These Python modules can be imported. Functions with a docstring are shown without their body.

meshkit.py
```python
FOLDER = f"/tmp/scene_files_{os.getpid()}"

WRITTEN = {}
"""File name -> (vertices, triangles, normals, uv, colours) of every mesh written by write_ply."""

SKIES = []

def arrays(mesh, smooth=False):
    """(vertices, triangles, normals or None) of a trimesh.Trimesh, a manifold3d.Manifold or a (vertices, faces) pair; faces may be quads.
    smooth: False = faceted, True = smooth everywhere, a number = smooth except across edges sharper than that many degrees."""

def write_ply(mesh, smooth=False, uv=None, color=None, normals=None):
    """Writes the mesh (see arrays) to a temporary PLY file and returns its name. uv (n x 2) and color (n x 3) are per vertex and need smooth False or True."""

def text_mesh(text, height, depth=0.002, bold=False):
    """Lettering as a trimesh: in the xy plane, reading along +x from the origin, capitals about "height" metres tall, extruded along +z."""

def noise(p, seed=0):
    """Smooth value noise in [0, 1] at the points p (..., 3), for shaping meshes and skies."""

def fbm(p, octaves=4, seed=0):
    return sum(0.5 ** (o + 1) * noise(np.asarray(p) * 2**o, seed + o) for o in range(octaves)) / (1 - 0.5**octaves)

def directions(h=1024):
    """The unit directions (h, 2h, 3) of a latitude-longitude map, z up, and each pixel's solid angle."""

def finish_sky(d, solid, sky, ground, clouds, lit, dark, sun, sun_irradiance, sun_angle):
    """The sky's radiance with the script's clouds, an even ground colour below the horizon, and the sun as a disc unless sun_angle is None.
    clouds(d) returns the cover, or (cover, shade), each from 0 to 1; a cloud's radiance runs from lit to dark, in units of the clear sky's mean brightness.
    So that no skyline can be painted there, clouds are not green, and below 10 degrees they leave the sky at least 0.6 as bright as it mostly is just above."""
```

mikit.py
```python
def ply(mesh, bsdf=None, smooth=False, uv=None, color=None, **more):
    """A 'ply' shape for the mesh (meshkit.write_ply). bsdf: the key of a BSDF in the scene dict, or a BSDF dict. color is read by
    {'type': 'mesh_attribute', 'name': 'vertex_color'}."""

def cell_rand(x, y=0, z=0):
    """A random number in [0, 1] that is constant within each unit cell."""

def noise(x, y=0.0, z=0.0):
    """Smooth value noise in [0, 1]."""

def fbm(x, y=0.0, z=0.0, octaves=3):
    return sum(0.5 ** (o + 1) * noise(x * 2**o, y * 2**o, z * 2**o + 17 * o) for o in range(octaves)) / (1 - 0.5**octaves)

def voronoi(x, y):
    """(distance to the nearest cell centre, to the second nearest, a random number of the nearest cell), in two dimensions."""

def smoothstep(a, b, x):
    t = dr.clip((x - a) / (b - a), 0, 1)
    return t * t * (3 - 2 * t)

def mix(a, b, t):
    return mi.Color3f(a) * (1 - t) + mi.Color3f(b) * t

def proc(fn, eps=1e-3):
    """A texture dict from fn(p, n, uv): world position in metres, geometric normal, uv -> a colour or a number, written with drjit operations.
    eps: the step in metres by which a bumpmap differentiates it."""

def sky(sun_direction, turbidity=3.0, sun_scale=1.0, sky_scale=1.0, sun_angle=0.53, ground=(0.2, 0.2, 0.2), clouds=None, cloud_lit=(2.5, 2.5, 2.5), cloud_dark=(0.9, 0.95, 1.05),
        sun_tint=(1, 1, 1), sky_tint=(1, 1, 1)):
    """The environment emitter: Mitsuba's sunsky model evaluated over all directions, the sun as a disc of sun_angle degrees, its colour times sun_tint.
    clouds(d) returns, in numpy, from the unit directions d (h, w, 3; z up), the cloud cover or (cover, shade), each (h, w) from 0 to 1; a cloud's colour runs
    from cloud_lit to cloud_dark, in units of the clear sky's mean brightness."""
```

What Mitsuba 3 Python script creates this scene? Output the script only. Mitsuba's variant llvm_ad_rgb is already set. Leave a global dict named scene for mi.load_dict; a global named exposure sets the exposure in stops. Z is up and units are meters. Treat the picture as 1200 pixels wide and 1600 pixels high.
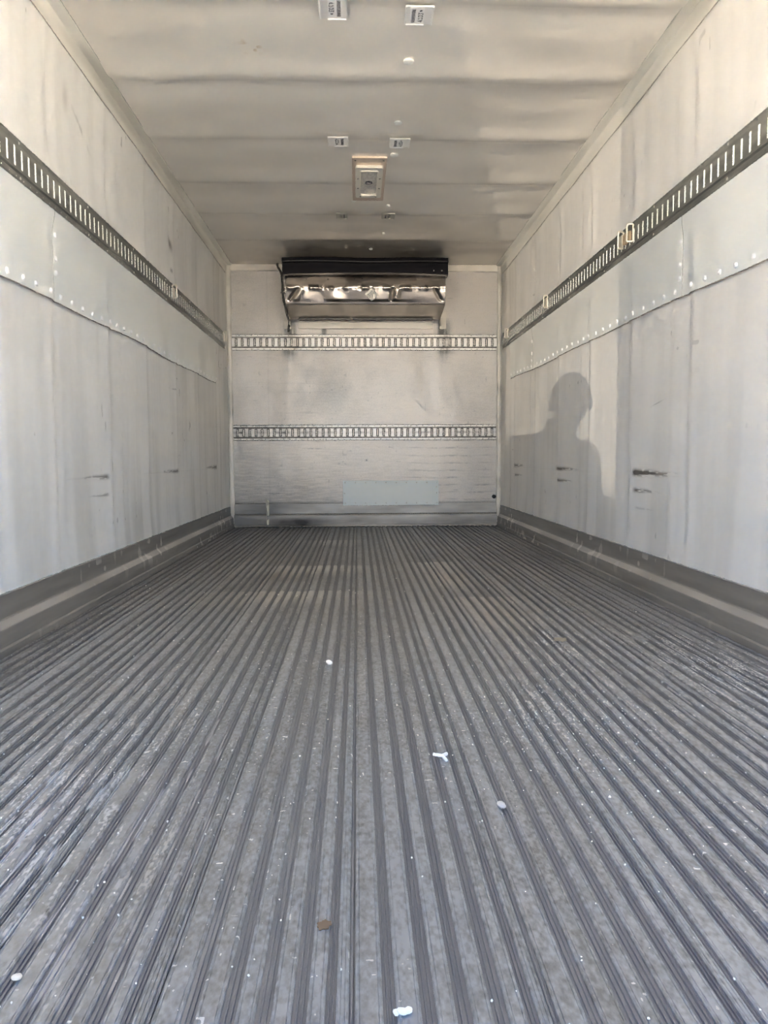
import math, random
import numpy as np, trimesh, manifold3d as m3, drjit as dr, mitsuba as mi
import mikit, meshkit
from shapely.geometry import Polygon, box as sbox, Point
from shapely.ops import unary_union
from mikit import noise, fbm, smoothstep, mix
T = mi.ScalarTransform4f
random.seed(7); rng = np.random.default_rng(7)
scene, labels = {}, {}

# ------------------------------------------------------------------ camera, light, exposure
EYE = np.array([0.0, 0.0, 0.5665])
yaw, pitch, roll = 0.0341, 0.0709, -0.0043
F = np.array([math.sin(yaw)*math.cos(pitch), math.cos(yaw)*math.cos(pitch), -math.sin(pitch)])
R0 = np.array([math.cos(yaw), -math.sin(yaw), 0.0]); U0 = np.cross(R0, F)
UP = U0*math.cos(roll) - R0*math.sin(roll)
scene['camera'] = {'type': 'perspective', 'fov': math.degrees(2*math.atan(600/1205.0)), 'fov_axis': 'x', 'near_clip': 0.005,
                   'to_world': T().look_at(origin=EYE.tolist(), target=(EYE+F).tolist(), up=UP.tolist())}
exposure = 2.78
SUN = np.array([-0.62, 0.16, 0.77]); SUN /= np.linalg.norm(SUN)
scene['sky'] = mikit.sky(SUN, turbidity=2.6, sun_scale=0.0, sky_scale=3.2, ground=(0.3, 0.28, 0.25), sky_tint=(1.04, 1.0, 0.94))
scene['sun'] = {'type': 'directional', 'direction': (-SUN).tolist(), 'irradiance': {'type': 'rgb', 'value': [20.0, 18.9, 17.3]}}
# unseen sun glint done as a spot light, some 24 m behind the truck
GD = np.array([0.262, 1.0, 0.050]); GD /= np.linalg.norm(GD)
GLINT = np.array([-0.05, -0.42, 0.645]) - 24*GD
scene['sun_glint'] = {'type': 'spot', 'to_world': T().look_at(origin=GLINT.tolist(), target=[0.3, 3.0, 1.0], up=[0, 0, 1]),
                            'intensity': {'type': 'rgb', 'value': [250.0, 222.0, 182.0]}, 'cutoff_angle': 10.0, 'beam_width': 9.0}

# ------------------------------------------------------------------ room sizes (metres)
XL, XR, YB, Y0, H = -1.0465, 1.1857, 6.35, 0.45, 2.115
GZ = -0.95
STUDS = [1.58, 2.18, 2.78, 3.385, 3.985, 4.60, 5.21, 5.84]

# ------------------------------------------------------------------ materials
def ply(mesh, m, **kw): return mikit.ply(mesh, 'mat_'+m, **kw)
def rgb(*c): return {'type': 'rgb', 'value': list(c)}
def mat(name, base, rough=0.5, metallic=0.0, spec=0.5, bump=None, bump_eps=1e-3, **kw):
    d = {'type': 'principled', 'base_color': base if isinstance(base, dict) else rgb(*base), 'roughness': rough, 'metallic': metallic, 'specular': spec, **kw}
    if bump is not None:
        d = {'type': 'bumpmap', 'height': mikit.proc(bump, bump_eps), 'scale': 1.0, 'bsdf': d}
    scene['mat_'+name] = {'type': 'twosided', 'bsdf': d}
    return name
def band(v, c, w): return dr.exp(-dr.square((v-c)/w))
def streak(p, y0, y1, z, th):
    """a rubbed mark: dark at its far end y1, thinning towards y0; ragged by noise"""
    y, zz = p.y, p.z
    t = dr.clip((y-y0)/(y1-y0), 0, 1)
    inside = smoothstep(y0-0.02, y0+0.08, y)*(1-smoothstep(y1-0.03, y1+0.015, y))
    c = z + 0.004*noise(y*14, 3.1)
    return inside*band(zz, c, th*(0.35+0.65*t))*(0.35+0.65*t)*smoothstep(0.25, 0.6, noise(y*26, zz*160)+0.35*t)
WEAVE = lambda p: 0.00016*(noise(p.y*170+p.x*170, p.z*150)+noise(p.y*420+p.x*420, p.z*260))

def side_dirt_shade(p):
    v = fbm(p.y*9.0, p.z*0.7, 4.0, 3)                       # vertical washed streaks
    blot = fbm(p.y*1.6, p.z*1.8, 9.0, 3)
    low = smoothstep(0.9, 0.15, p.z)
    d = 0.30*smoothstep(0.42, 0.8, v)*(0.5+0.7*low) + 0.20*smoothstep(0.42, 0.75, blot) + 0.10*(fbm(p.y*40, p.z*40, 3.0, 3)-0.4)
    for s in STUDS:
        d = d + 0.20*band(p.y, s+0.01*noise(p.z*3, s), 0.026)*(0.4+0.8*noise(p.z*2.3, s*7))  # stud bands: dirt smears plus the ridge shading put into the colour
    d = d + 0.14*smoothstep(2.4, 6.0, p.y) + 0.30*smoothstep(4.2, 6.35, p.y)*smoothstep(0.3, 0.7, fbm(p.y*3, p.z*1.2, 2.0, 3))  # darker towards the far end: light falloff in the colour, plus blotchy dirt
    # horizontal bump line left by pallets
    d = d + 0.12*band(p.z, 0.49, 0.004)*smoothstep(0.35, 0.6, noise(p.y*3.0, 5.0))
    d = d + 0.05*band(p.z, 0.80, 0.02)*smoothstep(0.4, 0.7, noise(p.y*2.0, 8.0))
    return d
def left_col(p, n, uv):
    d = side_dirt_shade(p)
    b = 0.9*streak(p, 3.0, 3.31, 0.489, 0.011) + 0.6*streak(p, 3.06, 3.30, 0.413, 0.007)
    b = b + 0.9*streak(p, 4.20, 4.62, 0.489, 0.012) + 0.9*streak(p, 5.4, 5.80, 0.497, 0.014) + 0.5*streak(p, 4.4, 4.6, 0.96, 0.006)
    b = b + 0.9*band(p.y, 4.50-0.55*(p.z-1.77), 0.028)*band(p.z, 1.772, 0.03) + 0.6*band(p.y, 4.51, 0.02)*band(p.z, 1.63, 0.012)
    b = b + 0.28*band(p.y, 3.1+1.6*(1.83-p.z), 0.02)*band(p.z, 1.83, 0.045)*smoothstep(.3, .6, noise(p.y*40, p.z*40)) + 0.25*band(p.y, 2.95, .03)*band(p.z, 1.88, .05)
    b = b + 0.30*smoothstep(0.88, 0.95, noise(p.y*31, p.z*31, 2.0))*smoothstep(0.7, 0.85, noise(p.y*3, p.z*3))
    c = mix((0.88, 0.865, 0.83), (0.46, 0.45, 0.42), dr.clip(d, 0, 1))
    return mix(c, (0.07, 0.065, 0.06), dr.clip(b, 0, 1))
def right_col(p, n, uv):
    d = side_dirt_shade(p)
    b = 1.5*streak(p, 2.82, 3.31, 0.495, 0.015) + 1.1*streak(p, 3.0, 3.30, 0.42, 0.010) + 0.3*streak(p, 3.05, 3.28, 0.345, 0.006)
    b = b + 1.4*streak(p, 4.15, 4.63, 0.493, 0.012) + 1.2*streak(p, 4.25, 4.60, 0.425, 0.010)
    b = b + 1.0*streak(p, 5.5, 5.87, 0.50, 0.014) + 0.9*streak(p, 5.55, 5.85, 0.43, 0.010)
    b = b + 0.35*band(p.z, 0.776-0.14*(p.y-3.05), 0.0025)*band(p.y, 3.05, 0.05)
    b = b + 0.25*smoothstep(0.88, 0.95, noise(p.y*29, p.z*29, 6.0))*smoothstep(0.7, 0.85, noise(p.y*3, p.z*3, 3.0))
    c = mix((0.89, 0.865, 0.82), (0.47, 0.455, 0.42), dr.clip(0.85*d, 0, 1))
    return mix(c, (0.06, 0.058, 0.056), dr.clip(b, 0, 1))
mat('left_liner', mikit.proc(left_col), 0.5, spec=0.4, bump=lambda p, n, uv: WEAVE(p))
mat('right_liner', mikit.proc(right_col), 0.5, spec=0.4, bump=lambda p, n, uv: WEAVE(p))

def back_col(p, n, uv):
    x, z = p.x, p.z
    d = 0.20*smoothstep(0.4, 0.75, fbm(x*2.0, z*1.6, 1.0, 3))
    # soot around the middle left and towards the floor
    soot = band(x, -0.40, 0.42)*band(z, 1.12, 0.30)*smoothstep(0.25, 0.7, fbm(x*5, z*4, 3.0, 4))
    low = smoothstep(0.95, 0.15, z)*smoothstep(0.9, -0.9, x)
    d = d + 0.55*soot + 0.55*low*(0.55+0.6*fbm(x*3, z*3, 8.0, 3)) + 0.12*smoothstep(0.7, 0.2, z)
    # streaks running down from the ends of the cooling unit and the upper track
    for xs, w, zl in ((-0.545, 0.045, 1.36), (0.70, 0.05, 1.36), (-0.27, 0.02, 1.5)):
        d = d + 1.9*band(x, xs+0.02*noise(z*9, xs), w)*smoothstep(zl-0.06, zl+0.16, z)*smoothstep(1.72, 1.6, z)*(0.5+0.7*noise(x*60, z*9))
    d = d + 0.5*band(z, 1.42, 0.02)*band(x, 0.74, 0.06) + 0.5*band(z, 1.415, 0.03)*band(x, -0.5, 0.16)*noise(x*30, z*20)
    # rows of pallet rub marks
    for k, zz in enumerate((0.70, 0.64, 0.575, 0.515, 0.455, 0.395, 0.335, 0.275, 0.215)):
        d = d + 0.40*band(z, zz, 0.006)*smoothstep(0.52, 0.72, noise(x*6+k*0.3, 4.0+0.3*k))*noise(x*60, z*80)
        d = d + 0.30*band(z, zz+0.005, 0.006)*(band(x, 0.78, 0.05)+0.8*band(x, 0.47, 0.07)+0.7*band(x, 1.06, 0.06))
    d = d + 0.10*band(x, -0.72, 0.006) + 0.2*smoothstep(0.93, 0.97, noise(x*34, z*34, 2.0))
    for zz in (1.27, 1.17, 1.10, 0.93):
        d = d + 0.15*band(z, zz, 0.008)*band(x, -0.45, 0.28)*noise(x*14, z*90)
    d = d + 0.9*band(x, 0.075, 0.008)*band(z, 0.543, 0.007) + 0.7*band(z, 0.19, 0.012)
    d = d + 0.30*(noise(x*16, z*130, 1.0)-0.5)*(0.25+low) + 0.14*(noise(x*150, z*150, 7.0)-0.5)
    c = mix((0.85, 0.80, 0.745), (0.27, 0.275, 0.27), dr.clip(d, 0, 0.85))
    return mix(c, (0.05, 0.055, 0.055), dr.clip(1.3*(d-0.85), 0, 0.9))
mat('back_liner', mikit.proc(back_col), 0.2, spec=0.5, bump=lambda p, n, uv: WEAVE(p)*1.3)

def ceil_col(p, n, uv):
    x, y = p.x, p.y
    d = 0.18*smoothstep(0.42, 0.75, fbm(x*1.4, y*2.2, 5.0, 3))
    for s in (2.72, 3.28, 3.86, 4.46, 5.03, 5.62):
        d = d + 0.26*band(y, s+0.05*(noise(x*2.2, s)-0.5)+0.02, 0.055)*(0.25+0.9*noise(x*1.7, s*3))  # dark bands in the colour deepen the shaded slopes of the ripples
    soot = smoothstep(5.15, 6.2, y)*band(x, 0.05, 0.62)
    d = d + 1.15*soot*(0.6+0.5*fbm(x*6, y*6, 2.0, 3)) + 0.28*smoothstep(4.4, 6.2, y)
    d = d + 0.20*smoothstep(0.5, 0.8, noise(x*1.2, y*3.5, 3.0))*band(x, 0.0, 0.5)*smoothstep(3.8, 5, y)
    rust = band(x, -0.39, 0.03)*band(y, 3.04, 0.05)*smoothstep(0.5, 0.7, noise(x*50, y*40))
    c = mix((0.82, 0.78, 0.715), (0.14, 0.133, 0.12), dr.clip(d, 0, 0.95))
    return mix(c, (0.42, 0.29, 0.13), 0.7*rust)
mat('ceiling_liner', mikit.proc(ceil_col), 0.38, spec=0.45, bump=lambda p, n, uv: 0.00012*(noise(p.x*170, p.y*150)+noise(p.x*420, p.y*260)))

mat('scuff_white', mikit.proc(lambda p, n, uv: mix((0.88, 0.885, 0.84), (0.66, 0.66, 0.615), 0.5*smoothstep(0.45, 0.8, fbm(p.y*3, p.z*2.5, 1.0, 3))+0.25*smoothstep(3.5, 6, p.y))), 0.38, spec=0.45)
mat('rivet_white', (0.92, 0.91, 0.88), 0.25)
mat('trim_cream', mikit.proc(lambda p, n, uv: mix((0.86, 0.815, 0.74), (0.33, 0.32, 0.29), dr.clip(0.6*smoothstep(0.45, 0.75, fbm(p.y*1.3, p.z*4, p.x*3, 3))+0.5*smoothstep(0.22, 0.1, p.z), 0, 1))), 0.45)
mat('cove_cream', mikit.proc(lambda p, n, uv: mix((0.76, 0.74, 0.68), (0.54, 0.525, 0.475), smoothstep(0.4, 0.75, fbm(p.y*1.2, p.x*9, p.z*9, 3)))), 0.5)
def base_col(p, n, uv):
    v = fbm(p.y*2.2, p.z*30, 2.0, 4)
    s = smoothstep(0.66, 0.82, noise(p.y*22, p.z*26, 4.0))*smoothstep(0.5, 0.75, noise(p.y*2.0, p.z*8, 1.0))
    wear = smoothstep(0.074, 0.080, p.z)*smoothstep(0.100, 0.094, p.z)
    c = mix((0.080, 0.084, 0.088), (0.150, 0.156, 0.160), v)
    return mix(c, (0.45, 0.44, 0.42), dr.clip(0.40*s+0.5*wear*(0.4+0.6*noise(p.y*4, 2.0)), 0, 1))
mat('baseboard_grey', mikit.proc(base_col), 0.42, spec=0.5)
mat('shade_joint_brown', (0.17, 0.155, 0.14), 0.7)  # dark joint, and the painted shade line below the lining boards
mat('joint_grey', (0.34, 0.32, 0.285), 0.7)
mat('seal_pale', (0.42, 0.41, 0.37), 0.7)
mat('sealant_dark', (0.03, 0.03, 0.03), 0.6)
def scuffplate_col(p, n, uv):
    g = smoothstep(0.1, -0.75, p.x)
    b = fbm(p.x*4, p.z*18, 2.0, 4)
    black = band(p.x, -0.52, 0.22)*smoothstep(0.10, 0.03, p.z)*(0.5+0.7*fbm(p.x*9, p.z*20, 5.0, 3))
    c = mix((0.56, 0.56, 0.54), (0.15, 0.155, 0.155), dr.clip(0.30+0.45*g+0.8*(b-0.4)+0.25*smoothstep(0.09, 0.04, p.z), 0, 1))
    return mix(c, (0.02, 0.02, 0.022), dr.clip(1.25*black, 0, 1))
mat('scuff_plate', mikit.proc(scuffplate_col), 0.42, metallic=0.2, bump=lambda p, n, uv: 0.0006*noise(p.x*60, p.z*90))

# floor: worn aluminium ribs, grime in the channels between them
def floor_wear_shade(p):
    lane = noise(p.x*31.0, p.y*0.35, 2.0)
    wear = fbm(p.x*10, p.y*1.1, 3.0, 4)
    far = smoothstep(0.8, 4.4, p.y)  # darkens with depth: partly dirt, partly light falloff put into the colour
    return lane, wear, far
def rib_col(p, n, uv):
    lane, wear, far = floor_wear_shade(p)
    mott = 0.35*fbm(p.x*40, p.y*22, 6.0, 4)+0.65*fbm(p.x*210, p.y*110, 3.0, 3)
    d = dr.clip(0.25+0.9*(wear-0.45)+0.45*(lane-0.5)+2.0*(mott-0.48), 0, 1)
    c = mix((0.195, 0.222, 0.262), (0.100, 0.112, 0.126), d)
    brown = band(p.x, -0.36, 0.30)*band(p.y, 4.0, 1.0)*smoothstep(0.35, 0.65, fbm(p.x*3, p.y*1.5, 1.0, 3))
    c = mix(c, (0.115, 0.095, 0.07), 0.75*brown)
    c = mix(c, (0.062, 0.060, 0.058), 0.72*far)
    # rubbed bright bars where pallets stopped
    for (x, y0, y1, w, g) in ((-0.28, 2.88, 3.28, 0.26, 1.0), (-0.19, 3.65, 4.05, 0.22, 0.85), (-0.16, 4.9, 5.3, 0.16, 0.5), (0.40, 3.2, 4.15, 0.11, 0.7), (0.50, 2.4, 3.1, 0.12, 0.7)):
        ragged = y1 - 0.02*noise(p.x*40, 2.0)
        m = band(p.x, x, w)*(1-smoothstep(ragged-0.02, ragged, p.y))*smoothstep(y0-0.15, y0+0.2, p.y-0.2*noise(p.x*45, 1.0))
        c = mix(c, (0.25, 0.245, 0.235), g*0.8*dr.clip(m, 0, 1)*(0.6+0.4*noise(p.x*60, p.y*6)))
    # dried salt: specks and smears along the left and the right of the doorway
    zone = band(p.x, -0.52, 0.22)*band(p.y, 1.15, 0.55) + 1.1*band(p.x, 1.0, 0.16)*band(p.y, 1.9, 0.45) + 0.8*band(p.x, 0.6, 0.12)*band(p.y, 2.3, 0.3) + 0.6*band(p.x, 0.45, 0.2)*band(p.y, 1.65, 0.3)
    salt = smoothstep(0.62, 0.88, noise(p.x*230, p.y*14, 5.0)*0.62+noise(p.x*330, p.y*150, 8.0)*0.38+0.12*dr.clip(zone, 0, 1))*dr.clip(zone, 0, 1)
    speck = smoothstep(0.91, 0.955, noise(p.x*150, p.y*120, 9.0))*smoothstep(0.40, 0.75, noise(p.x*6, p.y*5, 3.0))*smoothstep(3.2, 1.6, p.y)
    return mix(c, (0.66, 0.67, 0.68), dr.clip(0.85*salt+0.75*speck, 0, 1))
def groove_col(p, n, uv):
    lane, wear, far = floor_wear_shade(p)
    c = mix((0.082, 0.096, 0.125), (0.125, 0.14, 0.168), wear)
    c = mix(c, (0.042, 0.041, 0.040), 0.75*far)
    salt = smoothstep(0.62, 0.8, noise(p.x*160, p.y*11, 5.0))*(band(p.x, -0.52, 0.24)*band(p.y, 1.15, 0.6)+band(p.x, 0.95, 0.2)*band(p.y, 1.8, 0.5))
    return mix(c, (0.62, 0.63, 0.65), dr.clip(salt, 0, 0.85))
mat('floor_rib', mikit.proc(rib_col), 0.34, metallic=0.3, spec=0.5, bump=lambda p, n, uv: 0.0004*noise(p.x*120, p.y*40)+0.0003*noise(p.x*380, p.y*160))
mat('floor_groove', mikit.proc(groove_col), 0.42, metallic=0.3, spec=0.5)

mat('track_dark', mikit.proc(lambda p, n, uv: mix((0.052, 0.057, 0.056), (0.105, 0.11, 0.105), smoothstep(0.4, 0.8, fbm(p.y*4, p.z*30, 1.0, 3)))), 0.38, spec=0.5)
mat('slot_white', (0.90, 0.90, 0.86), 0.4)
def galv(p, n, uv):
    zc = p.z - dr.select(p.z > 1.2, 1.4965, 0.7695)
    grime_shade = band(dr.abs(zc), 0.0395, 0.0055)*1.0 + band(dr.abs(zc), 0.0645, 0.004)*1.0  # dark step and lip lines: grime together with painted crease shade
    soot = dr.select(p.z > 1.2, band(p.x, 0.72, 0.05)+band(p.x, -0.52, 0.07), 0.75*smoothstep(0.0, -0.7, p.x)+0.45*smoothstep(0.5, 0.95, p.x))
    rub = dr.select(p.z > 1.2, 0.0, 0.55*band(zc, 0.0, 0.009))
    return mix((0.88, 0.87, 0.84), (0.04, 0.04, 0.04), dr.clip(1.1*grime_shade+soot*(0.25+0.5*noise(p.x*50, p.z*40))+rub*noise(p.x*19, 1.0), 0, 0.93))
mat('track_galvanised', mikit.proc(galv), 0.4, metallic=0.25)
mat('slot_grey', (0.60, 0.59, 0.56), 0.5)
mat('slot_edge', (0.05, 0.05, 0.05), 0.5)
mat('zinc_ring', (0.90, 0.84, 0.72), 0.3, metallic=0.7)
mat('tan_webbing', (0.42, 0.31, 0.20), 0.8)
mat('screw_steel', (0.55, 0.54, 0.50), 0.35, metallic=0.7)
mat('screw_dark', (0.12, 0.115, 0.11), 0.5)
mat('patch_white', mikit.proc(lambda p, n, uv: mix((0.78, 0.84, 0.84), (0.70, 0.76, 0.765), fbm(p.x*4, p.z*5, 2.0, 2))), 0.4)
mat('black_housing', (0.006, 0.0065, 0.009), 0.3, spec=0.14)
mat('black_rubber', (0.012, 0.012, 0.012), 0.45)
def alu_col(p, n, uv):
    g = smoothstep(0.5, 0.75, fbm(p.x*7, p.z*14, 1.0, 3))
    return mix((0.36, 0.33, 0.30), (0.20, 0.185, 0.17), 0.7*g)
mat('bent_aluminium', mikit.proc(alu_col), 0.24, metallic=1.0)
mat('dull_aluminium', (0.33, 0.31, 0.28), 0.38, metallic=0.8)
mat('sticker_white', mikit.proc(lambda p, n, uv: mix((0.90, 0.88, 0.82), (0.62, 0.60, 0.54), smoothstep(0.5, 0.7, noise(p.x*130, p.z*130)))), 0.6)
mat('lamp_plate', (0.56, 0.47, 0.40), 0.40, metallic=0.55)
mat('lamp_frame', (0.72, 0.70, 0.63), 0.35)
mat('lamp_lens', mikit.proc(lambda p, n, uv: mix((0.50, 0.50, 0.48), (0.36, 0.36, 0.35), noise(p.x*200, p.y*60))), 0.22)
mat('badge_dark', (0.02, 0.02, 0.03), 0.3)
mat('badge_mark', (0.35, 0.36, 0.40), 0.4)
mat('tag_plastic', (0.86, 0.84, 0.80), 0.25)
mat('tag_paper', (0.90, 0.89, 0.87), 0.6)
mat('tag_dirty', (0.36, 0.35, 0.31), 0.5)
mat('ink', (0.04, 0.04, 0.05), 0.7)
mat('caulk_white', (0.85, 0.84, 0.79), 0.5)
mat('tape_cream', mikit.proc(lambda p, n, uv: mix((0.66, 0.64, 0.53), (0.35, 0.34, 0.29), smoothstep(0.5, 0.8, noise(p.x*40, p.z*26)))), 0.6)
mat('paper_scrap', (0.80, 0.80, 0.78), 0.8)
mat('scrap_grey', (0.36, 0.36, 0.36), 0.8)
mat('brown_leaf', (0.10, 0.075, 0.055), 0.8)
mat('stone_chip', (0.62, 0.58, 0.50), 0.8)
mat('door_white', (0.72, 0.71, 0.68), 0.5)
mat('ground_concrete', mikit.proc(lambda p, n, uv: mix((0.38, 0.335, 0.28), (0.48, 0.43, 0.36), fbm(p.x*0.6, p.y*0.6, 1.0, 4))), 0.9)

# ------------------------------------------------------------------ helpers
def free(name):
    if name not in scene and name not in labels and not any(k.startswith(name+'__') for k in scene): return name
    i = 1
    while f'{name}_{i:03d}' in scene or f'{name}_{i:03d}' in labels or any(k.startswith(f'{name}_{i:03d}__') for k in scene): i += 1
    return f'{name}_{i:03d}'
COUNT = {}
def obj(name, shape, parent=None, at=None, label=None, cat=None, group=None, kind=None):
    base = (parent+'__' if parent else '')+name
    n = COUNT.get(base, 0); COUNT[base] = n+1
    key = base if n == 0 else f'{base}_{n:03d}'
    d = dict(shape)
    if at is not None: d['to_world'] = at
    scene[key] = d
    info = {k: v for k, v in (('label', label), ('category', cat), ('group', group), ('kind', kind)) if v}
    if info: labels[key] = info
    return key
def thing(name, label, cat, group=None):
    n = COUNT.get(name, 0); COUNT[name] = n+1
    key = name if n == 0 else f'{name}_{n:03d}'
    labels[key] = {'label': label, 'category': cat}
    if group: labels[key]['group'] = group
    return key
def cbox(x0, x1, y0, y1, z0, z1, c=0.001):
    lo, hi = np.array([x0, y0, z0], float), np.array([x1, y1, z1], float)
    c = min(c, 0.49*float((hi-lo).min())); pts = []
    for sx in (0, 1):
        for sy in (0, 1):
            for sz in (0, 1):
                p = np.where([sx, sy, sz], hi, lo); s = np.where([sx, sy, sz], -1.0, 1.0)
                for k in range(3):
                    q = p + s*c; q[k] = p[k]; pts.append(q)
    return trimesh.convex.convex_hull(np.array(pts))
def join(*ms): return trimesh.util.concatenate([m for m in ms])
def extrude(poly, h):
    m = trimesh.creation.extrude_polygon(poly, h) if not poly.is_empty else None
    return m
def prism_y(profile, y0, y1):
    """a closed (x, z) profile extruded from y0 to y1"""
    m = extrude(Polygon(profile), 1.0); v = m.vertices.copy()
    m.vertices = np.stack([v[:, 0], y0+(y1-y0)*v[:, 2], v[:, 1]], 1)
    m.fix_normals(); return m
def prism_x(profile, x0, x1):
    """a closed (y, z) profile extruded from x0 to x1"""
    m = extrude(Polygon(profile), 1.0); v = m.vertices.copy()
    m.vertices = np.stack([x0+(x1-x0)*v[:, 2], v[:, 0], v[:, 1]], 1)
    m.fix_normals(); return m
def slab(A, B):
    """closed slab between two equal grids of points (n, m, 3)"""
    n, m = A.shape[:2]; idx = np.arange(n*m).reshape(n, m)
    q = np.stack([idx[:-1, :-1], idx[1:, :-1], idx[1:, 1:], idx[:-1, 1:]], -1).reshape(-1, 4)
    f1 = np.vstack([q[:, [0, 1, 2]], q[:, [0, 2, 3]]]); f2 = f1[:, ::-1]+n*m
    ring = np.concatenate([idx[:, 0], idx[-1, 1:], idx[-2::-1, -1], idx[0, -2:0:-1]])
    r2 = np.roll(ring, -1); f3 = np.vstack([np.stack([ring, r2+n*m, r2], 1), np.stack([ring, ring+n*m, r2+n*m], 1)])
    t = trimesh.Trimesh(np.vstack([A.reshape(-1, 3), B.reshape(-1, 3)]), np.vstack([f1, f2, f3]), process=False)
    if t.volume < 0: t.invert()
    return t
def tube(path, r, n=10, closed=False):
    P = np.asarray(path, float); k = len(P)
    tang = np.array([P[(i+1) % k]-P[i-1] if closed else P[min(i+1, k-1)]-P[max(i-1, 0)] for i in range(k)])
    tang /= np.linalg.norm(tang, axis=1, keepdims=True)
    up = np.array([0, 0, 1.0]) if abs(tang[0][2]) < 0.9 else np.array([0, 1.0, 0])
    a0 = np.cross(tang[0], up); a0 /= np.linalg.norm(a0); V = []
    for i in range(k):
        a0 = a0 - tang[i]*np.dot(a0, tang[i]); a0 /= np.linalg.norm(a0); b = np.cross(tang[i], a0)
        for j in range(n):
            w = 2*math.pi*j/n; V.append(P[i]+r*(math.cos(w)*a0+math.sin(w)*b))
    Fc = []
    for i in range(k if closed else k-1):
        for j in range(n):
            a, b = i*n+j, i*n+(j+1) % n; c, d = ((i+1) % k)*n+(j+1) % n, ((i+1) % k)*n+j
            Fc += [[a, b, c], [a, c, d]]
    if not closed:
        V += [P[0], P[-1]]
        for j in range(n): Fc += [[k*n, (j+1) % n, j], [k*n+1, (k-1)*n+j, (k-1)*n+(j+1) % n]]
    t = trimesh.Trimesh(np.array(V), np.array(Fc), process=False); t.fix_normals(); return t
def dome(r, h, n=10):
    return trimesh.creation.revolve([[0, 0], [r, 0], [r, h*0.35], [r*0.75, h*0.8], [r*0.3, h], [0, h]], sections=n)
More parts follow.
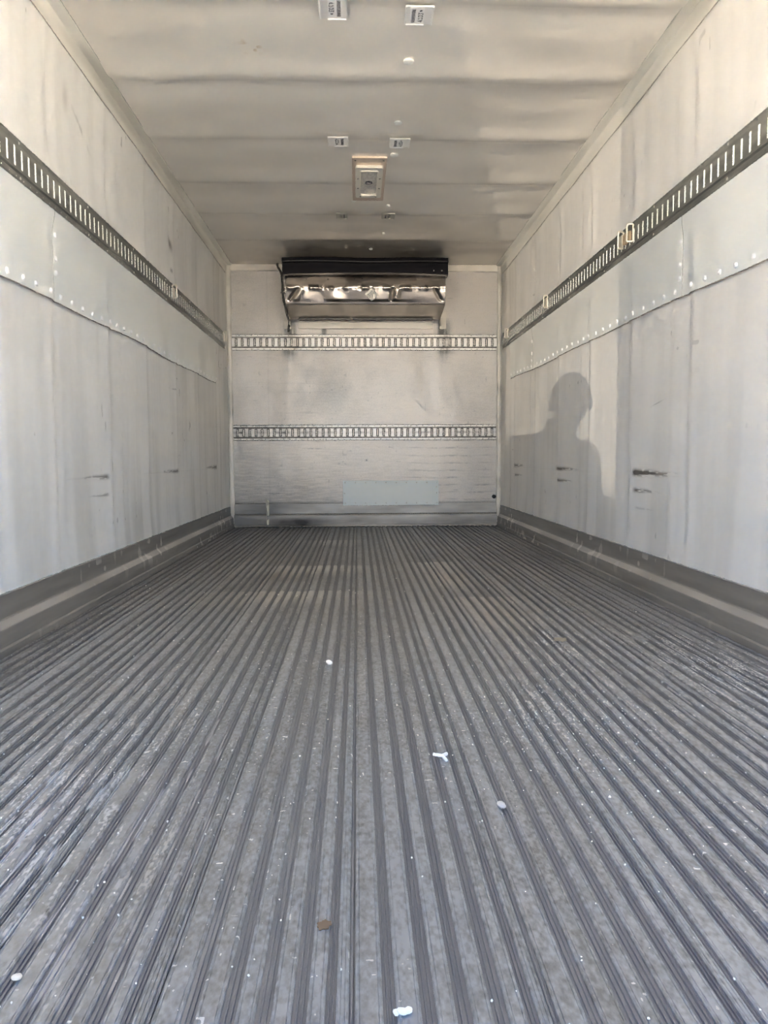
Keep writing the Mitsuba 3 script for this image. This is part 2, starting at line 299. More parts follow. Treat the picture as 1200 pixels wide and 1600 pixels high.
def smooth_noise(u, v, seed, octaves=3):
    """numpy value noise, same everywhere it is asked"""
    out = np.zeros_like(u, float); amp = 0.5
    for o in range(octaves):
        r = np.random.default_rng(seed+o).random((64, 64)); x, y = (u*2**o) % 64, (v*2**o) % 64
        i, j = np.floor(x).astype(int), np.floor(y).astype(int); a, b = x-i, y-j
        a, b = a*a*(3-2*a), b*b*(3-2*b); i1, j1 = (i+1) % 64, (j+1) % 64; i %= 64; j %= 64
        out += amp*((r[i, j]*(1-a)+r[i1, j]*a)*(1-b)+(r[i, j1]*(1-a)+r[i1, j1]*a)*b); amp *= 0.5
    return out-0.44

# ------------------------------------------------------------------ the box: walls, ceiling, ground
def wall_depth(y, z, seed):
    """how far the liner bulges into the room"""
    d = 0.013*smooth_noise(y*1.7, z*1.1+5, seed) + 0.008*smooth_noise(y*6, z*0.8, seed+20)
    for k, s in enumerate(STUDS):
        c = s + 0.014*smooth_noise(z*2.0, z*0+k, seed+40)
        a = 1.15+0.9*(0.44+smooth_noise(z*1.3, z*0+k*7, seed+60))
        d += a*(-0.0046*np.exp(-((y-c)/0.020)**2) + 0.0050*np.exp(-((y-c+0.060)/0.035)**2))
        if k % 2 == seed % 2: d += -0.0045*np.exp(-((y-c-0.16)/0.018)**2) + 0.003*np.exp(-((y-c-0.10)/0.03)**2)
    edge = np.clip((z-0.05)/0.25, 0, 1)*np.clip((H-0.04-z)/0.2, 0, 1)*np.clip((YB-y)/0.15, 0, 1)
    under = np.clip((np.abs(z-1.49)-0.072)/0.06, 0, 1)
    return np.minimum((d-0.009)*edge*under, 0.0)-0.0005
def side_wall(x, sgn, seed):
    ys = np.linspace(Y0, YB+0.06, 330); zs = np.linspace(-0.03, H+0.03, 60)
    Y, Z = np.meshgrid(ys, zs, indexing='ij')
    A = np.stack([x+sgn*wall_depth(Y, Z, seed), Y, Z], -1); B = np.stack([0*Y+x-sgn*0.07, Y, Z], -1)
    return slab(A, B)
obj('wall_left', ply(side_wall(XL, 1, 3), 'left_liner', smooth=40), kind='structure', label='left side wall of wrinkled white liner sheet with a dark track and scuffs')
obj('wall_right', ply(side_wall(XR, -1, 8), 'right_liner', smooth=40), kind='structure', label='right side wall of wrinkled white liner sheet carrying the shadow of a person')
xs = np.linspace(XL-0.05, XR+0.05, 150); zs = np.linspace(-0.03, H+0.03, 130)
X, Z = np.meshgrid(xs, zs, indexing='ij')
dz = 0.012*smooth_noise(X*3.6, Z*1.2, 60) + 0.0055*smooth_noise(X*9, Z*2.5, 70, 2)
obj('wall_back', ply(slab(np.stack([X, YB-dz, Z], -1), np.stack([X, 0*X+YB+0.08, Z], -1)), 'back_liner', smooth=40), kind='structure', label='front bulkhead wall of stained off-white liner at the far end')
xs = np.linspace(XL-0.05, XR+0.05, 90); ys = np.linspace(Y0, YB+0.05, 330)
X, Y = np.meshgrid(xs, ys, indexing='ij')
d = 0.012*smooth_noise(X*1.1, Y*1.6, 90)
for k, s in enumerate((1.52, 2.12, 2.72, 3.28, 3.86, 4.46, 5.03, 5.62)):
    c = s + 0.06*smooth_noise(X*1.2, X*0+k, 120)
    amp = 1.1+2.0*(0.44+smooth_noise(X*1.5, X*0+k*3, 140))
    d += amp*(0.0085*np.exp(-((Y-c+0.04)/0.085)**2) - 0.0075*np.exp(-((Y-c-0.07)/0.070)**2))
    c2 = s + 0.25 + 0.16*smooth_noise(X*1.4, X*0+k*5, 160)
    d += 0.006*np.exp(-((Y-c2)/0.06)**2)*np.clip(smooth_noise(X*1.3, X*0+k*9, 180)*6, 0, 1)
for (fx, fy, hx, hy) in ((0.0735, 4.427, 0.10, 0.34), (-0.074, 2.785, 0.06, 0.06), (0.226, 2.807, 0.06, 0.06), (-0.084, 3.895, 0.06, 0.06), (0.218, 3.907, 0.06, 0.06), (-0.089, 5.06, 0.06, 0.06), (0.208, 5.06, 0.06, 0.06)):
    q = np.maximum(np.abs(X-fx)-hx, np.abs(Y-fy)-hy)          # screwed tight to the roof here
    k = np.clip(q/0.08, 0, 1); d = np.where(d > 0, d*k*k*(3-2*k), d)
d *= np.clip((X-XL)/0.15, 0, 1)*np.clip((XR-X)/0.15, 0, 1)*np.clip((YB-Y)/0.15, 0, 1)
obj('ceiling', ply(slab(np.stack([X, Y, H-d], -1), np.stack([X, Y, 0*X+H+0.07], -1)), 'ceiling_liner', smooth=40), kind='structure', label='rippled off-white ceiling liner, sooty above the cooling unit')
obj('ground', ply(cbox(-40, 40, -60, 20, GZ-0.2, GZ, 0.01), 'ground_concrete'), kind='structure', label='concrete yard outside the truck')

# floor: extruded planks, each with six ribs
PW = 0.206; X_FIRST = -0.008-5*PW
GROOVES = [0.183, 0.378, 0.552, 0.73, 0.885]; GW = [0.0135, 0.0150, 0.0155, 0.0150, 0.0110]
floor_under = cbox(XL-0.04, XR+0.04, Y0-0.02, YB+0.03, -0.12, -0.0245, 0.002)
floor = obj('floor', ply(floor_under, 'floor_groove'), kind='structure', label='ribbed grey metal floor of the box, dusty and scratched')
edges = [0.0018]
for g, w in zip(GROOVES, GW): edges += [g*PW-w/2, g*PW+w/2]
edges += [PW-0.0046]
RIBS = []
for i in range(6):
    a, b = edges[2*i], edges[2*i+1]; w = b-a
    pr = [(a, -0.0046), (a+0.0006, -0.0016), (a+0.0022, -0.0003), (a+0.004, -0.0002), (a+0.0046, -0.0009), (a+0.0052, -0.0001),
          ((a+b)/2, 0.0), (b-0.0052, -0.0001), (b-0.0046, -0.0009), (b-0.004, -0.0002), (b-0.0022, -0.0003), (b-0.0006, -0.0016), (b, -0.0046)]
    RIBS.append((a, b, ply(prism_y(pr, Y0, YB-0.005), 'floor_rib', smooth=20)))
base = [(0.0004, -0.0240), (PW-0.0004, -0.0240), (PW-0.0004, -0.0030), (PW-0.0018, -0.0022), (PW-0.0034, -0.0030), (PW-0.0042, -0.0044)]
for g, w in list(zip(GROOVES, GW))[::-1]:
    c = g*PW
    base += [(c+w/2, -0.0044), (c+w*0.30, -0.0044), (c+w*0.26, -0.0020), (c+w*0.18, -0.0020), (c+w*0.12, -0.0046), (c-w*0.08, -0.0046), (c-w*0.14, -0.0022), (c-w*0.22, -0.0022), (c-w*0.28, -0.0044), (c-w/2, -0.0044)]
base += [(0.0004, -0.0044)]
BASE = ply(prism_y(base, Y0, YB-0.005), 'floor_groove', smooth=20)
FX0, FX1 = XL+0.010, XR-0.006
for k in range(11):
    x = X_FIRST+k*PW
    if x+PW > XR+0.02:                                     # the last plank is cut to width
        cut = FX1-x
        m = prism_y([(0.0004, -0.024), (cut, -0.024), (cut, -0.0044), (0.0004, -0.0044)], Y0, YB-0.005)
        pl = obj('plank', ply(m, 'floor_groove'), floor, T().translate([x, 0, 0]))
        for a, b, rib in RIBS:
            if b < cut: obj('rib', rib, pl, T().translate([x, 0, 0]))
        continue
    pl = obj('plank', BASE, floor, T().translate([x, 0, 0]))
    for a, b, rib in RIBS: obj('rib', rib, pl, T().translate([x, 0, 0]))
obj('threshold', ply(cbox(XL-0.06, XR+0.06, Y0-0.09, Y0, -0.14, -0.001, 0.004), 'dull_aluminium'), floor)

# kick plates along the side walls
def kick(x, s):
    pr = [(x-s*0.02, 0.0), (x-s*0.02, 0.169), (x+s*0.006, 0.168), (x+s*0.008, 0.104), (x+s*0.012, 0.096), (x+s*0.026, 0.080), (x+s*0.029, 0.073),
          (x+s*0.031, 0.026), (x+s*0.036, 0.021), (x+s*0.037, 0.0012), (x+s*0.030, 0.0008)]
    return prism_y(pr, Y0, YB-0.012)
obj('baseboard_left', ply(kick(XL, 1), 'baseboard_grey', smooth=25), kind='structure', label='stepped dark grey kick plate along the left wall')
obj('baseboard_right', ply(kick(XR, -1), 'baseboard_grey', smooth=25), kind='structure', label='stepped dark grey kick plate along the right wall')

# cove angles between walls and ceiling
def cove(x, s):
    z1 = H-0.002
    pr = [(x-s*0.02, z1+0.02), (x-s*0.02, 2.046), (x+s*0.003, 2.046), (x+s*0.0045, 2.050), (x+s*0.007, 2.088), (x+s*0.014, 2.104), (x+s*0.024, 2.1085), (x+s*0.050, z1-0.004), (x+s*0.052, z1), (x+s*0.052, z1+0.02)]
    return prism_y(pr, Y0, YB-0.004)
obj('trim_1', ply(cove(XL, 1), 'cove_cream', smooth=25), kind='structure', label='cream corner angle between left wall and ceiling')
obj('trim_2', ply(cove(XR, -1), 'cove_cream', smooth=25), kind='structure', label='cream corner angle between right wall and ceiling')
for key, x, s_ in (('trim_1', XL, 1), ('trim_2', XR, -1)):
    yy = np.linspace(Y0, YB-0.02, 90); zz = 2.044+0.002*np.sin(yy*7)+0.0015*np.sin(yy*17+x)
    obj('joint', ply(tube(np.stack([0*yy+x+s_*0.0015, yy, zz], 1), 0.0018, 6), 'joint_grey', smooth=True), key)  # dark line added for the shaded edge under the cove
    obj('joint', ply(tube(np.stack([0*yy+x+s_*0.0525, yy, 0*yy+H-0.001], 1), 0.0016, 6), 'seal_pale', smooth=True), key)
def post(x0, x1, lean=0.0):
    pr = [(x0, YB+0.02)]
    for t in np.linspace(0, math.pi, 9): pr.append(((x0+x1)/2-(x1-x0)/2*math.cos(t), YB-0.004-0.016*math.sin(t)))
    pr.append((x1, YB+0.02))
    m = extrude(Polygon(pr), 2.10); m.vertices[:, 2] += 0.002; m.fix_normals(); return m
obj('trim_3', ply(post(XL+0.002, XL+0.040), 'trim_cream', smooth=35), kind='structure', label='pale rounded post in the far left corner')
obj('trim_4', ply(post(XR-0.040, XR-0.003), 'trim_cream', smooth=35), kind='structure', label='pale rounded post in the far right corner')
obj('trim_5', ply(cbox(XL+0.04, XR-0.04, YB-0.012, YB+0.02, 2.062, H+0.002, 0.004), 'trim_cream'), kind='structure', label='pale strip along the top of the far wall')
# metal kick plate of the far wall
sp = [(YB+0.02, 0.004), (YB+0.02, 0.186), (YB-0.010, 0.186), (YB-0.011, 0.182), (YB-0.011, 0.108), (YB-0.008, 0.104), (YB-0.008, 0.101), (YB-0.022, 0.098), (YB-0.028, 0.090), (YB-0.030, 0.082), (YB-0.028, 0.020), (YB-0.034, 0.012), (YB-0.036, 0.004)]
obj('baseboard_back', ply(prism_x(sp, XL+0.036, XR-0.036), 'scuff_plate', smooth=25), kind='structure', label='dented metal kick plate along the foot of the far wall')

obj('joint', ply(cbox(XL+0.037, XR-0.037, YB-0.0125, YB-0.006, 0.1000, 0.1045, 0.0005), 'shade_joint_brown'), 'baseboard_back')
# smooth white lining boards under the side tracks, with their rivets
RIV = ply(dome(0.0105, 0.007), 'rivet_white', smooth=40)
def lining(wall, x, s, spans, zb, seed):
    first = True
    for k, (ya, yb) in enumerate(spans):
        ys = np.linspace(ya, yb, max(4, int((yb-ya)/0.04))); zs = np.linspace(0, 1, 12)
        Y, Zt = np.meshgrid(ys, zs, indexing='ij')
        zlow = zb(Y); Zz = zlow+(1.436-zlow)*Zt
        A = np.stack([x+s*(0.0068+wall_depth(Y, Zz, seed)*0.8), Y, Zz], -1); B = A.copy(); B[..., 0] -= s*0.003
        p = obj('lining_board', ply(slab(A, B), 'scuff_white', smooth=40), wall)
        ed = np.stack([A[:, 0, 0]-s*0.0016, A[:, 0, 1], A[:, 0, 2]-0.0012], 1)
        obj('edge_shade_seam', ply(tube(ed, 0.0022, 6), 'shade_joint_brown', smooth=True), p)  # dark tube stands in for the shaded gap under the board
        if k: obj('edge_shade_seam', ply(tube(np.stack([A[0, :, 0]-s*0.0012, A[0, :, 1]-0.0025, A[0, :, 2]], 1), 0.0018, 6), 'seal_pale', smooth=True), p)
        face = lambda y, z: x+s*(0.0066+float(wall_depth(np.array([y]), np.array([z]), seed)[0])*0.8)
        rot = T().rotate([0, 1, 0], 90*s)
        y = ya+0.03+0.02*rng.random()
        while y < yb-0.015:
            z = float(zb(np.array(y)))+0.022+0.004*rng.random()
            obj('rivet', RIV, p, T().translate([face(y, z), y, z]) @ rot); y += 0.100+0.012*rng.random()
        for z in (1.215, 1.265, 1.345):
            for yy in (ya+0.018,):
                if yy > 2: obj('rivet', RIV, p, T().translate([face(yy, z), yy, z]) @ rot)
lining('wall_left', XL, 1, [(Y0+0.01, 2.772), (2.778, 5.83)], lambda y: 1.112+0.006*np.sin(y*2.2)+0.004*np.sin(y*5.1+1)+0.004*(y-2.3), 3)
lining('wall_right', XR, -1, [(Y0+0.01, 2.819), (2.825, 5.238), (5.243, 5.99)], lambda y: 1.141+0.004*np.sin(y*2.0+1)+0.003*np.sin(y*4.7)+0.007*(y-2.3), 8)

# ------------------------------------------------------------------ cargo tracks: slotted channels
def track_mesh(n, pitch, sw=0.0135, sh=0.060, zoff=0.0):
    """local frame: length along +x from 0, height along y (centre 0), out of the wall along +z"""
    L = n*pitch+0.02
    def slot(i):
        c = 0.01+(i+0.5)*pitch
        return sbox(c-sw/2, -sh/2+zoff, c+sw/2, sh/2+zoff).buffer(-0.003).buffer(0.003, quad_segs=2)
    web = sbox(0, -0.0385, L, 0.0385).difference(unary_union([slot(i) for i in range(n)]))
    m = [extrude(web, 0.0022)]; m[0].apply_translation([0, 0, 0.0108])
    for s in (-1, 1):
        holes = unary_union([Point(0.01+(i+0.5)*pitch+pitch/2, s*0.0535).buffer(0.0032, quad_segs=2) for i in range(n-1)])
        fl = sbox(0, min(s*0.0425, s*0.0640), L, max(s*0.0425, s*0.0640)).difference(holes)
        f = extrude(fl, 0.0022); f.apply_translation([0, 0, 0.0042]); m.append(f)
        step = Polygon([(s*0.0385, 0.0130), (s*0.0370, 0.0108), (s*0.0412, 0.0042), (s*0.0428, 0.0064)])
        e = extrude(step, L); v = e.vertices.copy(); e.vertices = np.stack([v[:, 2], v[:, 0], v[:, 1]], 1); e.fix_normals(); m.append(e)
        lip = Polygon([(s*0.0640, 0.0042), (s*0.0640, 0.0064), (s*0.0612, 0.0086), (s*0.0598, 0.0064)])
        e = extrude(lip, L); v = e.vertices.copy(); e.vertices = np.stack([v[:, 2], v[:, 0], v[:, 1]], 1); e.fix_normals(); m.append(e)
    return join(*m), L
def tray(sw=0.0131, sh=0.0596, depth=0.0045):
    o = m3.Manifold.cube([sw, sh, depth]).translate([-sw/2, -sh/2, 0.0128-depth])
    i = m3.Manifold.cube([sw-0.0022, sh-0.0022, depth]).translate([-sw/2+0.0011, -sh/2+0.0011, 0.0128-depth+0.0008])
    t = (o-i).to_mesh(); return trimesh.Trimesh(t.vert_properties[:, :3], t.tri_verts)
PITCH = 0.0508
SCREW = ply(dome(0.0048, 0.003, 8), 'screw_steel', smooth=40)
def cargo_track(label, n, pitch, frame, body_mat, slot_mat, screw_every, slot_depth=0.0032, tray_size=(0.0131, 0.0596), cut=(0.0135, 0.060)):
    t = thing('cargo_track', label, 'cargo track', 'cargo tracks on the walls')
    m, L = track_mesh(n, pitch, *cut)
    obj('channel', ply(m, body_mat), t, frame)
    obj('backing', ply(join(cbox(0.002, L-0.002, -0.037, 0.037, 0.0035, 0.0055, 0.0005), cbox(0.002, L-0.002, 0.0445, 0.062, 0.001, 0.003, 0.0005), cbox(0.002, L-0.002, -0.062, -0.0445, 0.001, 0.003, 0.0005)), 'slot_edge'), t, frame)
    tr = ply(tray(*tray_size, depth=slot_depth), slot_mat)
    for i in range(n): obj('slot', tr, t, frame @ T().translate([0.01+(i+0.5)*pitch, 0, 0]))
    for i in range(0, n, screw_every):
        for s in (-1, 1): obj('screw', SCREW, t, frame @ T().translate([0.01+(i+0.5)*pitch, s*0.0530, 0.0060]))
    return t
def frame_of(o, ex, ey, ez):
    M = np.eye(4); M[:3, 0], M[:3, 1], M[:3, 2], M[:3, 3] = ex, ey, ez, o
    return T(M.tolist())
nL = 111
cargo_track('long dark grey slotted cargo track along the left wall', nL, PITCH, frame_of([XL+0.001, 6.19, 1.4865], [0, -1, 0], [0, 0, 1], [1, 0, 0]), 'track_dark', 'slot_white', 12)
cargo_track('long dark grey slotted cargo track along the right wall', nL, PITCH, frame_of([XR-0.001, 6.27-nL*PITCH-0.02, 1.4960], [0, 1, 0], [0, 0, 1], [-1, 0, 0]), 'track_dark', 'slot_white', 12)
BX0 = XL+0.040
pb = (XR-0.044-BX0-0.02)/43
cargo_track('upper silver slotted cargo track on the far wall, under the cooling unit', 43, pb, frame_of([BX0, YB-0.001, 1.4965], [1, 0, 0], [0, 0, 1], [0, -1, 0]), 'track_galvanised', 'slot_grey', 7, 0.006, (0.0098, 0.0535), (0.0215, 0.066))
cargo_track('lower sooty silver slotted cargo track on the far wall, above the pale patch plate', 43, pb, frame_of([BX0, YB-0.001, 0.7695], [1, 0, 0], [0, 0, 1], [0, -1, 0]), 'track_galvanised', 'slot_grey', 7, 0.006, (0.0098, 0.0535), (0.0215, 0.066))

# ring fittings hooked into the side tracks
def ring_path(w, h, r=0.006, n=6):
    pts = []
    for cx, cz, a0 in ((w/2-r, h/2-r, 0), (-w/2+r, h/2-r, 90), (-w/2+r, -h/2+r, 180), (w/2-r, -h/2+r, 270)):
        for k in range(n):
            a = math.radians(a0+90*k/(n-1)); pts.append([cx+r*math.cos(a), 0, cz+r*math.sin(a)])
    return pts
RING = ply(tube(ring_path(0.026, 0.072), 0.0040, 8, True), 'zinc_ring', smooth=True)
CLIP = ply(join(cbox(-0.004, 0.004, -0.020, 0.020, -0.026, 0.026, 0.002), cbox(-0.010, 0.0, -0.007, 0.007, -0.020, 0.020, 0.001)), 'zinc_ring')
STRAP = ply(cbox(-0.007, 0.007, -0.030, 0.002, -0.022, 0.022, 0.003), 'tan_webbing')
def fitting(x, s, y, z, label, rings=1, strap=True):
    t = thing('track_ring', label, 'ring fitting', 'ring fittings hooked into the side tracks')
    xf = x+s*0.016
    obj('clip', CLIP, t, T().translate([xf, y, z]) @ T().rotate([0, 0, 1], 0 if s > 0 else 180))
    for k in range(rings):
        obj('ring', RING, t, T().translate([xf+s*0.010, y-0.028-0.115*k, z]) @ T().rotate([0, 0, 1], s*(-14 if k == 0 else 22)))
    if strap and rings > 1: obj('strap', STRAP, t, T().translate([xf+s*0.004, y-0.03-0.10*(rings-1)/2-0.01, z-0.008]) @ T().scale([1, 1+1.6*(rings-1), 1]) @ T().translate([0, 0.014, 0]))
fitting(XL, 1, 4.475, 1.500, 'metal ring fitting halfway along the left wall track')
fitting(XL, 1, 6.135, 1.508, 'metal ring fitting at the far end of the left wall track', strap=False)
fitting(XR, -1, 3.445, 1.510, 'pair of pale metal rings with a tan strap, nearest on the right wall track', rings=2)
fitting(XR, -1, 4.800, 1.515, 'bright metal ring fitting halfway along the right wall track')
fitting(XR, -1, 6.045, 1.518, 'metal ring fitting at the far end of the right wall track', strap=False)

# ------------------------------------------------------------------ far wall: cooling unit, patch plate, tape, plug
unit = thing('cooling_unit', 'black-topped cooling unit with a dented aluminium pan, high on the far wall', 'cooling unit')
UX0, UX1 = -0.528, 0.668
hp = [(6.32, 1.935), (5.862, 1.926), (5.840, 1.930), (5.852, 2.004), (5.820, 2.010), (5.818, 2.016), (5.832, 2.040), (5.845, 2.046), (6.32, 2.052)]
n = 46; xs = np.linspace(UX0-0.020, UX1+0.018, n)
prof = np.array(hp)
def sweep_x(prof, xs, bend=lambda x, y, z: (0, 0)):
    k = len(prof); V = []; Fc = []
    for x in xs:
        for (y, z) in prof:
            dy, dz = bend(x, y, z); V.append([x, y+dy, z+dz])
    for i in range(len(xs)-1):
        for j in range(k):
            a, b = i*k+j, i*k+(j+1) % k; Fc += [[a, b, b+k], [a, b+k, a+k]]
    tri = trimesh.creation.triangulate_polygon(Polygon(prof), engine='earcut')
    tv, tf = tri
    near = lambda v: int(np.argmin(((prof-v)**2).sum(1)))
    mp = [near(v) for v in tv]
    for f in tf:
        Fc.append([mp[f[0]], mp[f[1]], mp[f[2]]]); o = (len(xs)-1)*k; Fc.append([o+mp[f[2]], o+mp[f[1]], o+mp[f[0]]])
    t = trimesh.Trimesh(np.array(V), np.array(Fc), process=False); t.fix_normals(); return t
def hb(x, y, z):
    t = (x-UX0)/(UX1-UX0)
    dz = 0.004*math.sin(9*t)*(z > 2.0)
    if z < 1.95 and y < 6: dz += 0.012*math.sin(math.pi*np.clip(t, 0, 1))**0.6-0.008
    return (0.004*math.sin(7*t+1)*(y < 6), dz)
obj('housing', ply(sweep_x(prof, xs, hb), 'black_housing', smooth=30), unit)
# the pan: a dented sheet, vertical at the front, then sloping back to the wall
ctrl = [(5.890, 1.938), (5.868, 1.836), (5.908, 1.722), (5.926, 1.713), (6.27, 1.668)]
pts = []; 
for (a, b), m in zip(zip(ctrl[:-1], ctrl[1:]), (9, 14, 3, 12)):
    for t in np.linspace(0, 1, m, endpoint=False): pts.append((a[0]+(b[0]-a[0])*t, a[1]+(b[1]-a[1])*t))
pts.append(ctrl[-1]); P = np.array(pts)
xs = np.linspace(UX0, UX1, 220); X = np.repeat(xs[:, None], len(P), 1); Yp = np.repeat(P[None, :, 0], len(xs), 0).copy(); Zp = np.repeat(P[None, :, 1], len(xs), 0).copy()
w1 = np.exp(-((Zp-1.828)/0.010)**2)*(Yp < 5.9)
front = (Yp < 5.9)*np.clip((Zp-1.72)/0.02, 0, 1)*np.clip((1.935-Zp)/0.03, 0, 1)
Yp += w1*0.007*np.clip(smooth_noise(X*38, Zp*0, 210, 2)*4, -1, 1)
Yp += front*(0.017*smooth_noise(X*4.0, Zp*6, 230, 2))
crease = lambda xc, sl, w, d: d*np.exp(-((X-xc-sl*(Zp-1.78))/w)**2)*front*(Zp < 1.835)
Yp += crease(-0.475, 0.75, 0.012, 0.012) - crease(-0.43, 0.7, 0.02, 0.006) + crease(0.265, 0.22, 0.010, 0.016) - crease(0.305, 0.15, 0.022, 0.010) + crease(0.615, -0.6, 0.016, 0.010) - crease(-0.18, -0.5, 0.06, 0.008)
A = np.stack([X, Yp, Zp], -1); B = A.copy(); B[..., 1] += 0.0015; B[..., 2] += 0.0015*(P[None, :, 0] > 5.9)
obj('drain_pan', ply(slab(A, B), 'bent_aluminium', smooth=35), unit, label='dented bare aluminium pan')
ends = Polygon([(5.892, 1.93), (5.870, 1.836), (5.910, 1.724), (5.930, 1.715), (6.27, 1.670), (6.33, 1.672), (6.33, 1.94)])
for x in (UX0-0.004, UX1+0.001):
    obj('end_plate', ply(prism_x(list(ends.exterior.coords)[:-1], x, x+0.003), 'dull_aluminium'), unit)
obj('wall_flange', ply(join(cbox(UX0+0.06, UX1-0.05, YB-0.018, YB-0.010, 1.604, 1.672, 0.002), cbox(UX0+0.06, UX1-0.05, YB-0.06, YB-0.012, 1.654, 1.660, 0.001)), 'trim_cream'), unit, label='cream mounting strip')
obj('pan_lip', ply(join(cbox(UX0+0.07, -0.05, 6.235, 6.245, 1.655, 1.684, 0.002), cbox(-0.03, UX1-0.06, 6.235, 6.245, 1.655, 1.684, 0.002)), 'black_rubber'), unit)
for x0 in (UX0-0.055, UX1+0.005):
    obj('bracket', ply(join(cbox(x0, x0+0.055, YB-0.016, YB-0.011, 1.602, 1.74, 0.001), cbox(x0+(0.048 if x0 < 0 else 0.0), x0+(0.055 if x0 < 0 else 0.007), YB-0.12, YB-0.012, 1.62, 1.76, 0.001)), 'trim_cream'), unit, label='pale end bracket')
SC = ply(dome(0.006, 0.003, 8), 'screw_dark', smooth=40)
for x in (-0.37, -0.21, -0.013, 0.045): obj('screw', SC, unit, T().translate([x, 5.879, 1.895]) @ T().rotate([1, 0, 0], 90))
for x in (UX1-0.03, UX1-0.09): obj('screw', SC, unit, T().translate([x, 5.836, 1.95]) @ T().rotate([1, 0, 0], 90))
st = cbox(-0.036, 0.036, -0.0008, 0.0008, -0.036, 0.036, 0.0003)
sel = (np.abs(X-0.115) < 0.05) & (np.abs(Zp-1.783) < 0.05)
S = T().translate([0.115, float((Yp-(1.783-Zp)*0.35)[sel].min())-0.0035, 1.783]) @ T().rotate([1, 0, 0], 19.3) @ T().rotate([0, 1, 0], 45)
lab = obj('warning_sticker', ply(st, 'sticker_white'), unit, S, label='white diamond-shaped sticker')
obj('print', ply(join(*[cbox(-0.022, 0.022*(0.4+0.6*((i*37) % 10)/10), -0.0016, -0.0008, -0.02+0.009*i, -0.0165+0.009*i, 0.0002) for i in range(5)]), 'screw_dark'), lab, S)
kp = np.array([[-0.588, 5.92, 2.020], [-0.582, 5.91, 1.985], [-0.560, 5.90, 1.94], [-0.552, 5.90, 1.87], [-0.550, 5.90, 1.80], [-0.545, 5.91, 1.745], [-0.537, 5.98, 1.70], [-0.536, 6.12, 1.665], [-0.536, 6.27, 1.650], [-0.545, 6.325, 1.62], [-0.548, 6.333, 1.58]])
from scipy.interpolate import CubicSpline
cs = CubicSpline(np.arange(len(kp)), kp); path = cs(np.linspace(0, len(kp)-1, 70))
cab = obj('power_cable', ply(tube(path, 0.0085, 10), 'black_rubber', smooth=True), unit, label='black cable hanging down the left end')
obj('cable_tie', ply(cbox(-0.566, -0.534, 5.888, 5.912, 1.796, 1.803, 0.001), 'black_rubber'), cab)

pp = thing('patch_plate', 'pale blue-white plate screwed low on the far wall', 'plate')
PX0, PX1, PZ0, PZ1 = -0.120, 0.667, 0.173, 0.375
obj('sheet', ply(cbox(PX0, PX1, YB-0.0165, YB-0.0125, PZ0, PZ1, 0.0008), 'patch_white'), pp)
PS = ply(dome(0.0055, 0.003, 8), 'screw_steel', smooth=40)
spots = [(x, z) for z in (PZ0+0.018, PZ1-0.016) for x in np.linspace(PX0+0.018, PX1-0.014, 10)] + [(PX0+0.014, 0.272), (PX1-0.016, 0.272), (PX1-0.018, 0.322)]
for x, z in spots: obj('screw', PS, pp, T().translate([x, YB-0.0165, z]) @ T().rotate([1, 0, 0], 90))
tp = Polygon([(-0.757, 0.222), (-0.748, 0.235), (-0.738, 0.222), (-0.727, 0.214), (-0.724, 0.11), (-0.727, 0.02), (-0.742, 0.012), (-0.748, 0.09), (-0.744, 0.15), (-0.752, 0.185)])
m = extrude(tp, 0.0015); v = m.vertices.copy()
m.vertices = np.stack([v[:, 0], YB-0.0335-v[:, 2]+0.018*np.clip((v[:, 1]-0.10)/0.02, 0, 1), v[:, 1]], 1); m.fix_normals()
obj('tape_strip', ply(m, 'tape_cream'), label='torn cream strip of tape low on the far wall, left of the pale plate', cat='tape')
obj('drain_plug', ply(join(trimesh.creation.cylinder(0.016, 0.014, transform=trimesh.transformations.translation_matrix([1.128, YB-0.009, 0.238]) @ trimesh.transformations.rotation_matrix(math.pi/2, [1, 0, 0])),
     trimesh.creation.cylinder(0.008, 0.008, transform=trimesh.transformations.translation_matrix([1.128, YB-0.018, 0.238]) @ trimesh.transformations.rotation_matrix(math.pi/2, [1, 0, 0]))), 'black_rubber', smooth=30), label='small dark plug low on the far wall by the right corner post', cat='plug')

